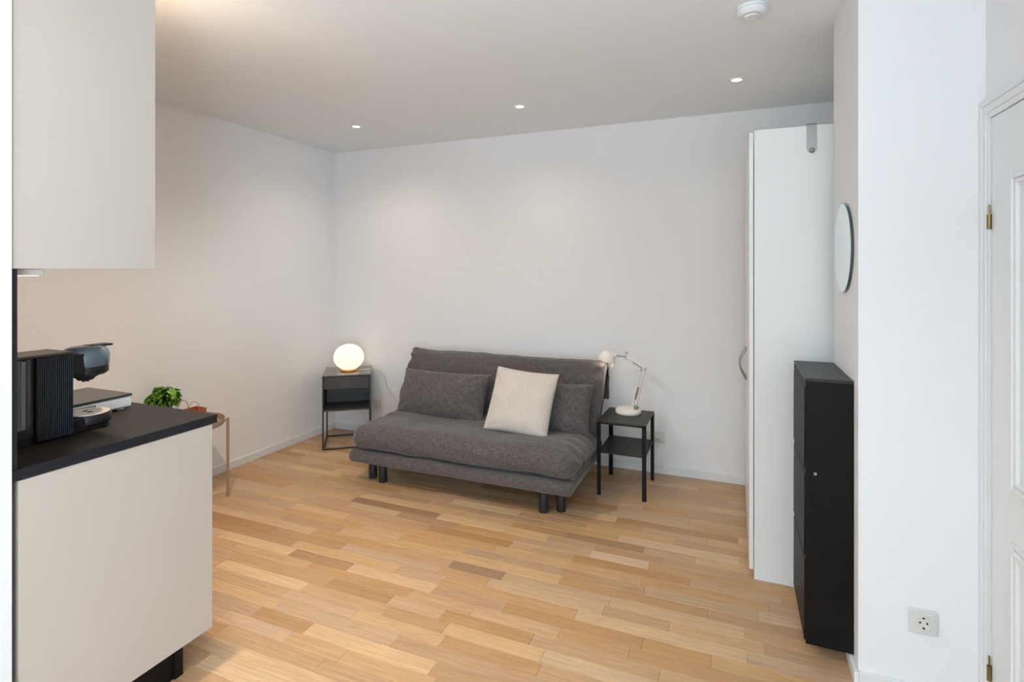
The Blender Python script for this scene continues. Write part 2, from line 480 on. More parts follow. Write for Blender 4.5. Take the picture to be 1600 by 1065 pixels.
# door, casing
X0 = XD
def casing_profile(a):   # (offset across the casing, proud)
    return a
trim_t = bmesh.new()
def cas(y0, y1, z0, z1, p): box(X0-p, X0, y0, y1, z0, z1, 0.0015, bm=trim_t)
DZ = 1.865
for a, b, p in ((0.0, 0.018, 0.018), (0.018, 0.042, 0.015), (0.042, 0.060, 0.012)):
    cas(2.1395-b, 2.1395-a, 0, DZ+0.06-b, p)
    cas(1.10, 2.1395-a, DZ+0.06-b, DZ+0.06-a, p) if a > 0 else cas(1.10, 2.1395, DZ+0.042, DZ+0.06, p)
    cas(1.10+a-0.06+0.0, 1.10+b-0.06, 0, DZ+0.06-b, p)
struct(obj('trim_1', trim_t, 'white_lacquer'), 'white moulded casing around the panelled door')
door = struct(obj('door_1', box(X0-0.008, X0, 1.103, 2.072, 0.006, DZ-0.002, 0.002), 'white_lacquer'), 'white panelled door at the right edge')
def moulding(z0, z1, y0, y1):
    bm = bmesh.new()
    for d, p in ((0.0, 0.010), (0.013, 0.016), (0.026, 0.011)):
        wd = 0.013
        for b in ((y0+d, y0+d+wd, z0+d, z1-d), (y1-d-wd, y1-d, z0+d, z1-d), (y0+d+wd, y1-d-wd, z0+d, z0+d+wd), (y0+d+wd, y1-d-wd, z1-d-wd, z1-d)):
            box(X0-0.006-p, X0-0.006, b[0], b[1], b[2], b[3], 0.003, bm=bm)
    return bm
for z0, z1 in ((0.775, 1.68), (0.16, 0.638)):
    pn = obj('door_panel', moulding(z0, z1, 1.26, 1.936), 'white_lacquer', door)
for z0 in (1.525, 0.15):
    bm = tube([(X0-0.014, 2.074, z0), (X0-0.014, 2.074, z0+0.045)], 0.006, 12)
    tube([(X0-0.014, 2.074, z0+0.047), (X0-0.014, 2.074, z0+0.075)], 0.0028, 8, bm=bm)
    obj('hinge', bm, 'hinge_brass', door, smooth=False)

# ------------------------------------------------------------------ ceiling fittings
def downlight(x, y, label, energy):
    t = thing('downlight', label, 'ceiling light', (x, y, ZC), 0, 'recessed downlights in the ceiling')
    obj('trim_ring', lathe([(0.027, 0), (0.027, -0.004), (0.037, -0.006), (0.041, -0.003), (0.041, 0)], 32), 'white_gloss', t, autosmooth=40)
    obj('lamp_face', lathe([(0.026, 0), (0.026, -0.003), (0, -0.0035)], 24), 'spot_face', t)
    l = bpy.data.lights.new('downlight_beam', 'SPOT'); l.energy = energy; l.color = WARM; l.spot_size = math.radians(150); l.spot_blend = 1.0; l.shadow_soft_size = 0.03
    o = bpy.data.objects.new('downlight_beam', l); COL.objects.link(o); o.parent = t; o.location = (0, 0, -0.012)
    return t
downlight(-2.529, 3.17, 'small round recessed ceiling light nearest the left corner', SPOT_W*2.4)
downlight(-1.261, 3.18, 'middle recessed ceiling light above the sofa', SPOT_W*1.6)
downlight(0.01, 3.184, 'recessed ceiling light nearest the wardrobe', SPOT_W*0.6)
downlight(-1.90, 1.34, 'recessed ceiling light in front of the kitchen worktop', 115.0)
downlight(-1.261, 0.55, 'recessed ceiling light in front of the kitchen end panel', SPOT_W)
downlight(0.01, 0.55, 'recessed ceiling light close to the viewer', SPOT_W)

t = thing('smoke_detector', 'round white smoke detector on the ceiling near the wall pier', 'smoke detector', (0.062, 2.335, ZC))
obj('base_plate', lathe([(0.0, 0), (0.055, 0), (0.055, -0.010), (0.0, -0.010)], 40), 'detector_white', t, autosmooth=40)
obj('body', lathe([(0.052, -0.010), (0.055, -0.012), (0.055, -0.022), (0.050, -0.028), (0.044, -0.034), (0.0, -0.036)], 40), 'detector_white', t, autosmooth=30)
obj('test_button', lathe([(0.026, -0.034), (0.026, -0.039), (0.020, -0.041), (0.019, -0.039), (0.0, -0.039)], 32), 'detector_white', t, autosmooth=30)

# ------------------------------------------------------------------ kitchen
KX = -1.765
def base_unit(x0, x1, label, end=False):
    t = thing('kitchen_base_cabinet', label, 'cabinet', ((x0+x1)/2, 1.1, 0), 0, 'kitchen base cabinets')
    def P(n, a, m, **k):
        o = obj(n, a, m, t, **k); o.location = (-(x0+x1)/2, -1.1, 0); return o
    xe = x1-0.018 if end else x1-0.001
    P('body', box(x0+0.001, xe, 0.83, 1.378, 0.10, 0.838), 'kitchen_front')
    if end: P('end_panel', box(x1-0.018, x1, 0.826, 1.403, 0.097, 0.838, 0.0015), 'kitchen_front')
    d = P('door', box(x0+0.002, xe-0.002, 1.380, 1.400, 0.10, 0.836, 0.0015), 'kitchen_front')
    obj('handle', tube([(x0+0.2, 1.402, 0.80), (x0+0.2, 1.425, 0.80), (x1-0.2, 1.425, 0.80), (x1-0.2, 1.402, 0.80)], 0.005), 'steel', d)
    P('plinth', box(x0+0.001, x1-0.012, 0.86, 1.285, 0.0, 0.10), 'plinth_black')
    if end: P('plinth_end', box(x1-0.013, x1-0.003, 1.262, 1.292, 0.0, 0.099, 0.001), 'plinth_black')
base_unit(-2.365, KX, 'pale greige kitchen base cabinet with end panel and black plinth', True)
base_unit(XL+0.002, -2.366, 'kitchen base cabinet beyond the one with the end panel')
o = obj('worktop', box(XL+0.002, KX+0.004, 0.8095, 1.420, 0.840, 0.870, 0.0012), 'worktop'); tag(o, 'dark brown-black stone-look kitchen worktop', 'worktop')
o.data.materials.append(MATS['worktop_edge'])
for p in o.data.polygons:
    if abs(p.normal.x) > 0.7 or abs(p.normal.y) > 0.7: p.material_index = 1
tag(obj('backsplash', box(XL+0.002, KX+0.002, 0.8095, 0.8225, 0.8705, 1.404, 0.001), 'worktop_edge'), 'dark backsplash panel standing at the back of the worktop', 'backsplash')
def wall_unit(x0, x1, label, end=False):
    t = thing('kitchen_wall_cabinet', label, 'cabinet', ((x0+x1)/2, 1.0, 1.405), 0, 'kitchen wall cabinets')
    def P(n, a, m, **k):
        o = obj(n, a, m, t, **k); o.location = (-(x0+x1)/2, -1.0, -1.405); return o
    xe = x1-0.016 if end else x1-0.001
    P('body', box(x0+0.001, xe, 0.812, 1.172, 1.407, 2.40), 'kitchen_front')
    if end: P('end_panel', box(x1-0.016, x1, 0.812, 1.193, 1.404, 2.40, 0.0012), 'kitchen_front')
    P('door', box(x0+0.002, xe-0.002, 1.173, 1.192, 1.405, 2.398, 0.0012), 'kitchen_front')
wall_unit(-2.365, KX, 'tall pale greige wall cabinet at the upper left', True)
wall_unit(XL+0.002, -2.366, 'wall cabinet beyond the upper left end panel')
t = thing('cabinet_light', 'small white light fixed under the wall cabinet', 'light', (-1.84, 0.87, 1.404))
obj('housing', box(-0.035, 0.035, -0.035, 0.035, -0.018, 0.0, 0.003), 'socket_white', t)
obj('led_face', box(-0.025, 0.025, -0.025, 0.025, -0.020, -0.0185), 'led_face', t)
l = bpy.data.lights.new('cabinet_light_beam', 'SPOT'); l.energy = 0.4; l.color = WARM; l.spot_size = math.radians(140); l.spot_blend = 0.7; l.shadow_soft_size = 0.02
lo = bpy.data.objects.new('cabinet_light_beam', l); COL.objects.link(lo); lo.parent = t; lo.location = (0, 0, -0.025)

# coffee machine
t = thing('coffee_machine', 'black capsule coffee machine with ribbed side on the worktop', 'coffee machine', (-2.03, 1.06, 0.8705))
HW = 0.073
# body with ribs
bm = box(-HW+0.004, HW-0.004, -0.098, 0.0, 0.004, 0.262, 0.004)
obj('body', bm, 'machine_black', t)
nr = 17
for s in (1, -1):
    bm = bmesh.new()
    for k in range(nr):
        y = -0.096 + (k+0.5)*0.095/nr
        box(s*(HW-0.004)-0.004, s*(HW-0.004)+0.004, y-0.0018, y+0.0018, 0.008, 0.258, bm=bm)
    obj('ribbed_side', bm, 'machine_navy', t)
obj('lid', box(-HW+0.003, HW-0.003, -0.21, 0.002, 0.262, 0.270, 0.0035), 'machine_lid', t)
# water tank
prof = [(-0.058, -0.1), (0.058, -0.1), (0.062, -0.12), (0.062, -0.17), (0.052, -0.20), (0.03, -0.215), (-0.03, -0.215), (-0.052, -0.20), (-0.062, -0.17), (-0.062, -0.12)]
tk = obj('water_tank', prism(prof, 0.022, 0.260), 'tank_dark', t, autosmooth=30)
obj('tank_window', box(0.0605, 0.0640, -0.160, -0.145, 0.04, 0.255, 0.001), 'tank_strip', tk)
obj('tank_window', box(0.0605, 0.0640, -0.134, -0.122, 0.05, 0.255, 0.001), 'tank_strip', tk)
obj('tank_base', prism([(a*1.03, b*1.0) for a, b in prof], 0.0, 0.022), 'machine_black', t, autosmooth=30)
# brewing head
HY = 0.074
obj('head', lathe([(0.0, 0.208), (0.064, 0.208), (0.066, 0.215), (0.067, 0.246), (0.063, 0.259), (0.054, 0.268), (0.040, 0.273), (0.0, 0.275)], 48, 0, HY), 'machine_head', t, autosmooth=45)
obj('head_bridge', box(-0.056, 0.056, -0.01, HY, 0.185, 0.256, 0.006), 'machine_black', t)
obj('head_ring', lathe([(0.0, 0.178), (0.055, 0.178), (0.064, 0.186), (0.064, 0.208), (0.0, 0.208)], 48, 0, HY), 'machine_black', t, autosmooth=45)
obj('head_lid', box(-0.024, 0.024, HY+0.004, HY+0.074, 0.2685, 0.2755, 0.0025), 'machine_black', t)
obj('nozzle', lathe([(0.0, 0.160), (0.022, 0.160), (0.026, 0.166), (0.045, 0.178), (0.0, 0.178)], 32, 0, HY), 'dark_hole', t)
bm = tube([(-0.01, HY, 0.162), (-0.01, HY, 0.152)], 0.005); tube([(0.012, HY, 0.162), (0.012, HY, 0.155)], 0.005, bm=bm)
obj('spout', bm, 'dark_hole', t)
obj('latch', box(-0.006, 0.006, HY+0.064, HY+0.075, 0.219, 0.223, 0.001), 'dark_hole', t)
# cup stand
cs = obj('cup_stand', lathe([(0.0, 0.012), (0.060, 0.012), (0.066, 0.018), (0.067, 0.044), (0.064, 0.048), (0.0, 0.048)], 48, 0, HY+0.006), 'machine_black', t, autosmooth=40)
obj('drip_plate', lathe([(0.0, 0.048), (0.062, 0.048), (0.061, 0.0505), (0.0, 0.0505)], 48, 0, HY+0.006), 'drip_plate', cs)
for s in (-1, 1):
    obj('drain_hole', lathe([(0.0, 0.0506), (0.008, 0.0506), (0.008, 0.051), (0.0, 0.051)], 16, s*0.013, HY+0.006), 'dark_hole', cs)
obj('stand_foot', box(-0.05, 0.05, -0.01, HY+0.045, 0.0, 0.012, 0.003), 'dark_hole', t)
obj('stand_bridge', box(-0.055, 0.055, -0.01, HY-0.02, 0.0, 0.044, 0.004), 'machine_black', t)

# portable hob
t = thing('portable_hob', 'flat white portable hob with black top on the worktop', 'hob', (-2.275, 1.19, 0.8705))
bd = obj('body', box(-0.135, 0.135, -0.165, 0.165, 0.010, 0.048, 0.004), 'hob_white', t)
obj('glass_top', box(-0.136, 0.136, -0.167, 0.167, 0.049, 0.058, 0.002), 'hob_glass', t)
for k in range(11):
    obj('vent_slot', box(0.1352, 0.1358, -0.03+k*0.0065, -0.0268+k*0.0065, 0.016, 0.042), 'dark_hole', bd)
for a in (-1, 1):
    for b in (-1, 1):
        obj('foot', lathe([(0.0, 0), (0.013, 0), (0.015, 0.003), (0.015, 0.011), (0, 0.011)], 16, a*0.11, b*0.135), 'socket_white', t)

# ------------------------------------------------------------------ tray table with basil and bag
TC = Vector((-3.055, 2.252))
t = thing('tray_table', 'round taupe metal tray table by the left wall', 'table', (TC.x, TC.y, 0))
obj('tray', lathe([(0.0, 0.458), (0.200, 0.458), (0.203, 0.460), (0.206, 0.492), (0.203, 0.492), (0.199, 0.464), (0.0, 0.463)], 64), 'taupe_metal', t, autosmooth=40)
for k in range(4):
    a = PI/4 + k*PI/2 + 0.03
    c, s = math.cos(a), math.sin(a); r = 0.222
    obj('leg', tube([(r*c, r*s, 0), (r*c, r*s, 0.487)], 0.0088, 14), 'taupe_metal', t, autosmooth=40)
    obj('bracket', tube([(0.204*c, 0.204*s, 0.474), (r*c, r*s, 0.474)], 0.007, 10), 'taupe_metal', t)
for k in range(2):
    a = PI/4 + k*PI/2 + 0.03; c, s = math.cos(a)*0.222, math.sin(a)*0.222
    obj('cross_bar', tube([(-c, -s, 0.022+0.007*k), (c, s, 0.022+0.007*k)], 0.0035, 8), 'taupe_metal', t)

PX, PY, PZ = -3.125, 2.160, 0.4645
t = thing('basil_plant', 'bushy green basil plant in a small white pot on the tray table', 'plant', (PX, PY, PZ))
obj('pot', lathe([(0.0, 0), (0.045, 0), (0.058, 0.10), (0.061, 0.105), (0.057, 0.106), (0.054, 0.098), (0.0, 0.096)], 36), 'pot_white', t, autosmooth=40)
obj('soil', lathe([(0.0, 0.098), (0.053, 0.0965)], 24), 'soil', t)
def leaf_mesh():
    b = bmesh.new(); n = 8; rows = []
    for i in range(n+1):
        s = i/n; wd = 0.5*math.sin(PI*min(1, s**0.72*0.985+0.01))**0.9*0.62
        cup = 0.10*math.sin(PI*s) - 0.38*s*s
        rows.append([b.verts.new((x*wd, s, cup + 0.16*abs(x)**1.5*math.sin(PI*s) - (0.03 if x == 0 else 0))) for x in (-1, -0.55, 0, 0.55, 1)])
    for r0, r1 in zip(rows, rows[1:]):
        for k in range(4): b.faces.new((r0[k], r0[k+1], r1[k+1], r1[k]))
    bmesh.ops.solidify(b, geom=b.faces[:], thickness=0.012)
    bmesh.ops.recalc_face_normals(b, faces=b.faces)
    for f in b.faces: f.smooth = True
    me = bpy.data.meshes.new('leaf'); b.to_mesh(me); b.free(); me.materials.append(MATS['basil_leaf'])
    return me
LM = leaf_mesh(); rng = random.Random(5)
bm = bmesh.new()
for k in range(16):
    a = rng.uniform(0, 2*PI); r = rng.uniform(0.01, 0.035); q = rng.uniform(0.04, 0.085)
    tube([(r*math.cos(a), r*math.sin(a), 0.095), (q*.7*math.cos(a), q*.7*math.sin(a), 0.15), (q*math.cos(a), q*math.sin(a), 0.20)], 0.0018, 6, bm=bm)
obj('stems', bm, 'stem_green', t)
for k in range(140):
    a = rng.uniform(0, 2*PI); el = math.asin(rng.uniform(-0.30, 1.0))
    rr = rng.uniform(0.75, 1.0)
    ctr = Vector((0.075*rr*math.cos(el)*math.cos(a), 0.085*rr*math.cos(el)*math.sin(a), 0.165 + 0.075*rr*math.sin(el)))
    L = rng.uniform(0.042, 0.066)
    lf = bpy.data.objects.new('leaf', LM); COL.objects.link(lf); lf.parent = t
    yaw = a - PI/2 + rng.uniform(-0.6, 0.6)
    pitch = rng.uniform(-0.9, 0.15) + 0.5*math.sin(el)
    M = Matrix.Rotation(yaw, 4, 'Z') @ Matrix.Rotation(pitch, 4, 'X') @ Matrix.Rotation(rng.uniform(-0.5, 0.5), 4, 'Y')
    lf.matrix_local = Matrix.Translation(ctr - (M @ Vector((0, L*0.45, 0)))) @ M @ Matrix.Diagonal((L*1.1, L, L*0.8, 1))

t = thing('paper_bag', 'small red-brown paper bag with twisted handles on the tray table', 'bag', (-2.975, 2.205, PZ), 0.0)
def open_box(x, y, z, th):
    b = bmesh.new()
    for q in ((-x, x, -y, -y+th), (-x, x, y-th, y), (-x, -x+th, -y, y), (x-th, x, -y, y)):
        box(q[0], q[1], q[2], q[3], 0, z, bm=b)
    box(-x, x, -y, y, 0, th, bm=b)
    return b
obj('body', open_box(0.045, 0.084, 0.112, 0.002), 'paper_kraft', t)
obj('contents', soft_box(-0.038, 0.038, -0.076, 0.076, 0.003, 0.074, (0.02, 0.02, 0.02), (10, 12, 8)), 'paper_red', t, smooth=True)
for sx in (-0.047, 0.047):
    obj('handle', tube([(sx, 0.035*math.cos(a)*1.0, 0.095 + 0.070*math.sin(a)**0.7) for a in [PI*k/16 for k in range(17)]], 0.0018, 8), 'handle_kraft', t)

# ------------------------------------------------------------------ left bedside table + globe lamp
TA = math.radians(36.5); S = 0.365
t = thing('bedside_table', 'anthracite metal bedside table with drawer on open frame in the corner', 'table', (-2.958, 3.301, 0), TA)
b_ = 0.012; ZB, ZT = 0.300, 0.582
for cx, cy in ((0, 0), (S-b_, 0), (0, S-b_), (S-b_, S-b_)):
    obj('leg', box(cx, cx+b_, cy, cy+b_, 0, ZB), 'anthracite_dark', t)
for q in ((b_, S-b_, 0, b_), (b_, S-b_, S-b_, S), (0, b_, b_, S-b_), (S-b_, S, b_, S-b_)):
    obj('foot_rail', box(q[0], q[1], q[2], q[3], 0, b_), 'anthracite_dark', t)
obj('top', box(0, S, 0, S, ZT-0.010, ZT, 0.001), 'anthracite_lit_top', t)
obj('bottom_panel', box(0, S, 0, S, ZB, ZB+0.012, 0.001), 'anthracite', t)
obj('side_panel', box(0, 0.010, 0, S, ZB+0.012, ZT-0.010), 'anthracite', t)
obj('side_panel', box(S-0.010, S, 0, S, ZB+0.012, ZT-0.010), 'anthracite', t)
obj('back_panel', box(0.010, S-0.010, S-0.008, S, ZB+0.012, ZT-0.010), 'anthracite', t)
obj('drawer', box(0.013, S-0.013, 0.010, S-0.02, 0.470, ZT-0.016, 0.001), 'anthracite', t)
obj('shelf_back', box(0.010, S-0.010, 0.26, 0.268, ZB+0.012, 0.468), 'anthracite', t)

lc = Vector((-2.905, 3.550))
t = thing('globe_lamp', 'lit white glass globe lamp on the bedside table', 'lamp', (lc.x, lc.y, ZT))
obj('base_ring', lathe([(0.0, 0.0), (0.066, 0.0), (0.068, 0.004), (0.062, 0.014), (0.0, 0.014)], 40), 'brass', t, autosmooth=40)
pr = [(0.119*math.sin(PI*(0.15+0.85*k/28))*1.0, 0.112 - 0.106*math.cos(PI*(0.15+0.85*k/28))) for k in range(28)] + [(0.0, 0.218)]
pr = [(0.0, pr[0][1])] + pr
obj('globe', lathe(pr, 48), 'globe_glass', t, smooth=True)

# ------------------------------------------------------------------ sofa bed
SX0, SX1 = -2.338, -0.805
CXS = (SX0+SX1)/2
t = thing('sofa_bed', 'dark grey-brown upholstered sofa bed with padded mattress', 'sofa', (CXS, 3.2, 0))
def SP(name, bm, m, smooth=True, uv=True):
    o = obj(name, bm, m, t, smooth=smooth)
    for v in o.data.vertices: v.co -= Vector((CXS, 3.2, 0))
    if uv and not o.data.uv_layers: box_uv(o.data)
    return o
def wr(p, sc, amp, seed): return noise.noise(Vector((p.x*sc+seed, p.y*sc, p.z*sc)))*amp
# base rail: front bar and two side bars, all rounded
SP('front_rail', soft_box(SX0-0.008, SX1-0.020, 2.848, 2.935, 0.142, 0.226, (0.025, 0.042, 0.041), (60, 10, 10), lambda p, h: p + Vector((0, wr(p, 6, .002, 1), wr(p, 5, .002, 4)))), 'sofa_fabric')
for sx in (SX0-0.006, SX1-0.106):
    SP('side_rail', soft_box(sx, sx+0.084, 2.86, 3.55, 0.142, 0.224, (0.040, 0.03, 0.040), (10, 40, 10)), 'sofa_fabric')
SP('slat_base', soft_box(SX0+0.06, SX1-0.08, 2.90, 3.56, 0.165, 0.215, (0.01, 0.01, 0.01), (8, 8, 4)), 'sofa_fabric')
def low(p, h):
    return p + Vector((0.010*math.sin(p.y*60+p.x*3)*(abs(p.x) > h.x-0.05), 0, wr(p, 14, .012, 2)))
SP('lower_mattress', soft_box(SX0+0.02, SX1-0.018, 2.90, 3.56, 0.218, 0.285, (0.03, 0.03, 0.032), (70, 50, 8), low), 'sofa_fabric')
def seat(p, h):
    q = p.copy()
    ux, uy, uz = p.x/h.x, p.y/h.y, p.z/h.z
    # crown: higher in the middle, falling to the ends; front lip hangs low
    q.z += 0.016*(1-ux**4)*(uz > 0)*uz + wr(p, 3.2, .014, 7) + wr(p, 9, .006, 3)
    q.y += wr(p, 4, .012, 9)
    q.z += 0.010*math.exp(-((uy+0.55)/0.35)**2)*(uz > 0)*uz*(1-ux**6)
    endk = max(0.0, (abs(ux)-0.90)/0.10)
    q.z -= 0.018*endk*uz
    q.y += endk**2*0.03*(1 if uy < 0 else -1)*abs(uy)
    # gathered folds at the ends
    fold = max(0.0, (abs(ux)-0.82)/0.18)
    q += Vector((0, 0, 1))*fold*0.007*math.sin(p.y*58 + 6*noise.noise(Vector((p.y*4, ux, 1))))*max(0, 0.3+uz)
    q.x += fold*0.010*noise.noise(Vector((p.y*16, p.z*20, 5+ux)))
    # long drag line on the front
    if uy < -0.6:
        ln = uz - (0.25 - 0.9*(ux+0.15))
        q.y += 0.011*math.exp(-(ln*6)**2)*max(0, 1-abs(ux-0.1)*1.8)
    return q
SP('seat_mattress', soft_box(SX0-0.002, SX1+0.004, 2.835, 3.52, 0.232, 0.378, (0.075, 0.085, 0.072), (150, 70, 18), seat), 'sofa_fabric')
# backrest: mattress folded over the leaning frame
fr = bmesh.new()
prism([(3.470, 0.15), (3.500, 0.145), (3.668, 0.725), (3.638, 0.735)], SX0+0.03, SX1-0.022, bm=fr, axis='x')
bmesh.ops.bevel(fr, geom=fr.edges[:], offset=0.006, segments=2, affect='EDGES')
SP('back_frame', fr, 'sofa_fabric', smooth=False)
outer = catmull([(0, 3.375, .345), (0, 3.395, .42), (0, 3.445, .54), (0, 3.51, .67), (0, 3.548, .735), (0, 3.592, .772), (0, 3.65, .782), (0, 3.705, .768), (0, 3.730, .72), (0, 3.738, .62), (0, 3.735, .50)], 60)
inner = catmull([(0, 3.470, .335), (0, 3.490, .41), (0, 3.535, .52), (0, 3.60, .65), (0, 3.628, .71), (0, 3.640, .742), (0, 3.663, .748), (0, 3.688, .735), (0, 3.704, .70), (0, 3.716, .62), (0, 3.718, .505)], 60)
bm = bmesh.new(); uvl = bm.loops.layers.uv.new('UVMap'); rings = []; NX = 130
for i in range(NX+1):
    u = 2*i/NX-1; u = math.copysign(1-(1-abs(u))**1.3, u)
    xx = CXS + u*(SX1-SX0)/2*0.995
    k = max(0.0, (abs(u)-0.955)/0.045); th = math.sqrt(max(0.0, 1-k*k))*0.92+0.08
    ring = []; s_acc = 0
    for side, cur, oth in ((0, outer, inner), (1, inner[::-1], outer[::-1])):
        for j, (a, b) in enumerate(zip(cur, oth)):
            mid = (a+b)/2; p = mid + (a-mid)*th
            s = j/60 if side == 0 else 1-j/60
            wob = 0
            if side == 0:
                d = (a-mid).normalized()
                fold = max(0.0, (abs(u)-0.90)/0.10)
                wob = noise.noise(Vector((xx*4.5, s*7, 2)))*.010 + noise.noise(Vector((xx*13, s*16, 8)))*.0045
                wob += fold*0.014*math.sin(s*46 + 3*noise.noise(Vector((s*5, u, 3))))*(1 if s < 0.6 else 0.3)
                p = p + d*wob
            sag = -0.008*math.cos(u*PI/2)*(0 if s < 0.35 else 1) + 0.004*noise.noise(Vector((xx*3, 0, 4)))
            ear = max(0.0, (abs(u)-0.93)/0.07)
            pin = 1.0 + 0.016*math.exp(-((s-0.52)/0.07)**2)*ear - 0.018*math.exp(-((s-0.38)/0.10)**2)*ear
            xq = CXS + (xx-CXS)*pin
            ring.append(bm.verts.new((xq + 0.004*noise.noise(Vector((s*20, u*2, 1)))*ear, p.y, p.z + sag)))
    rings.append((ring, xx))
M = len(rings[0][0])
for (a, xa), (b, xb) in zip(rings, rings[1:]):
    for k in range(M):
        k2 = (k+1) % M
        f = bm.faces.new((a[k], a[k2], b[k2], b[k]))
        for lp, (xv, kk) in zip(f.loops, ((xa, k), (xa, k+1), (xb, k+1), (xb, k))): lp[uvl].uv = (xv, kk*0.016)
bm.faces.new(rings[0][0]); bm.faces.new(rings[-1][0][::-1])
SP('back_mattress', bm, 'sofa_fabric', uv=False)
for x, y in ((-2.156, 2.975), (-2.262, 3.012), (-1.025, 2.960), (-0.935, 3.012), (-2.20, 3.46), (-0.98, 3.46)):
    SP('leg', lathe([(0.0, 0), (0.026, 0), (0.028, 0.003), (0.028, 0.165), (0.0, 0.165)], 28, x, y), 'sofa_leg', uv=False, smooth=False)
for o in t.children:
    if o.name.startswith('leg'):
        for p in o.data.polygons: p.use_smooth = abs(p.normal.z) < 0.5

def cushion(name, label, cat, mname, ctr, wd, ht, th, tilt, roll, yaw, seed, group=None, conc=0.035, crease=0.006):
    o = obj(name, pillow(wd, ht, th, seed=seed, concave=conc, crease=crease), mname, smooth=True)
    M = Matrix.Translation(ctr) @ Matrix.Rotation(yaw, 4, 'Z') @ Matrix.Rotation(PI/2 - tilt, 4, 'X') @ Matrix.Rotation(roll, 4, 'Z')
    o.matrix_world = M
    tag(o, label, cat, group)
    return o
cushion('sofa_cushion', 'dark grey lumbar cushion on the sofa end nearest the globe lamp', 'cushion', 'sofa_fabric', (-1.905, 3.325, 0.520), 0.70, 0.345, 0.185, math.radians(24), math.radians(0), 0.0, 1.3, 'dark lumbar cushions on the sofa', 0.05, 0.009)
cushion('sofa_cushion', 'dark grey lumbar cushion partly hidden by the white cushion', 'cushion', 'sofa_fabric', (-1.180, 3.325, 0.512), 0.70, 0.335, 0.185, math.radians(24), math.radians(0), 0.0, 4.1, 'dark lumbar cushions on the sofa', 0.05, 0.011)
cushion('throw_cushion', 'square cream white throw cushion leaning on the sofa', 'cushion', 'cream_fabric', (-1.245, 3.165, 0.570), 0.425, 0.415, 0.13, math.radians(26), math.radians(-4), math.radians(2), 8.2, None, 0.04, 0.007)

# ------------------------------------------------------------------ right side table + desk lamp
t = thing('side_table', 'black metal side table with lower shelf beside the sofa', 'table', (-0.645, 3.498, 0))
tw, td, lg = 0.150, 0.183, 0.024
obj('top', box(-tw, tw, -td, td, 0.452, 0.460, 0.001), 'black_metal_top', t)
obj('lip', box(-tw, tw, -td, -td+0.002, 0.444, 0.452), 'black_metal', t)
obj('shelf', box(-tw+0.003, tw-0.003, -td+0.003, td-0.003, 0.262, 0.270, 0.001), 'black_metal_top', t)
for sx in (-1, 1):
    for sy in (-1, 1):
        x, y = sx*tw, sy*td
        bm = box(min(x, x-sx*lg), max(x, x-sx*lg), min(y, y-sy*0.003), max(y, y-sy*0.003), 0, 0.452)
        box(min(x, x-sx*0.003), max(x, x-sx*0.003), min(y, y-sy*lg), max(y, y-sy*lg), 0, 0.452, bm=bm)
        obj('leg', bm, 'black_metal', t)

t = thing('desk_lamp', 'cream articulated desk lamp on the black side table', 'lamp', (-0.648, 3.575, 0.4605))
lx, lz = -0.648, 0.4605
def LP(px, pz, y=0.0): return Vector((px-lx, y, pz-lz))
obj('base', lathe([(0.0, 0.0), (0.080, 0.0), (0.084, 0.006), (0.084, 0.020), (0.076, 0.029), (0.0, 0.032)], 48), 'cream_metal', t, autosmooth=45)
obj('swivel', lathe([(0.014, 0.030), (0.014, 0.046), (0.008, 0.052), (0.0, 0.052)], 20, 0.050, 0), 'steel', t, autosmooth=40)
A0, A1, A2, A3 = LP(-0.598, 0.515), LP(-0.540, 0.755), LP(-0.665, 0.832), LP(-0.715, 0.832)
bm = bmesh.new()
for dy in (-0.012, 0.012):
    tube([A0+Vector((0, dy, 0)), A1+Vector((0, dy, 0))], 0.0046, 8, bm=bm)
    tube([A0+Vector((-0.022, dy, 0.004)), A1+Vector((-0.022, dy, -0.002))], 0.0038, 8, bm=bm)
obj('lower_arm', bm, 'cream_metal', t)
bm = bmesh.new()
for dy in (-0.010, 0.010):
    tube([A1+Vector((0, dy, 0.006)), A2+Vector((0, dy, 0.004))], 0.0044, 8, bm=bm)
    tube([A1+Vector((-0.018, dy, -0.012)), A2+Vector((-0.010, dy, -0.014))], 0.0036, 8, bm=bm)
obj('upper_arm', bm, 'cream_metal', t)
def spring(p, q, r, turns):
    d = q-p; pts = []
    s = d.cross(Vector((0, 1, 0))).normalized(); v = Vector((0, 1, 0))
    for k in range(turns*8+1):
        a = 2*PI*k/8; pts.append(p + d*(k/(turns*8)) + (s*math.cos(a)+v*math.sin(a))*r)
    return pts
obj('spring', tube(spring(A0.lerp(A1, .16)+Vector((-0.012, 0, 0)), A0.lerp(A1, .50)+Vector((-0.012, 0, 0)), 0.0065, 16), 0.0017, 5), 'spring_steel', t)
obj('spring', tube(spring(A1.lerp(A2, .12)+Vector((-0.004, 0, 0.0)), A1.lerp(A2, .58)+Vector((-0.004, 0, 0.0)), 0.005, 14), 0.0015, 5), 'spring_steel', t)
for c in (A0, A1, A1+Vector((-0.025, 0, -0.008)), A2, A2+Vector((0.004, 0, 0.022)), A3):
    obj('joint_knob', tube([c+Vector((0, -0.018, 0)), c+Vector((0, 0.018, 0))], 0.0072, 12), 'steel', t)
obj('neck', tube([A2, A3, LP(-0.735, 0.836)], 0.006, 10), 'steel', t)
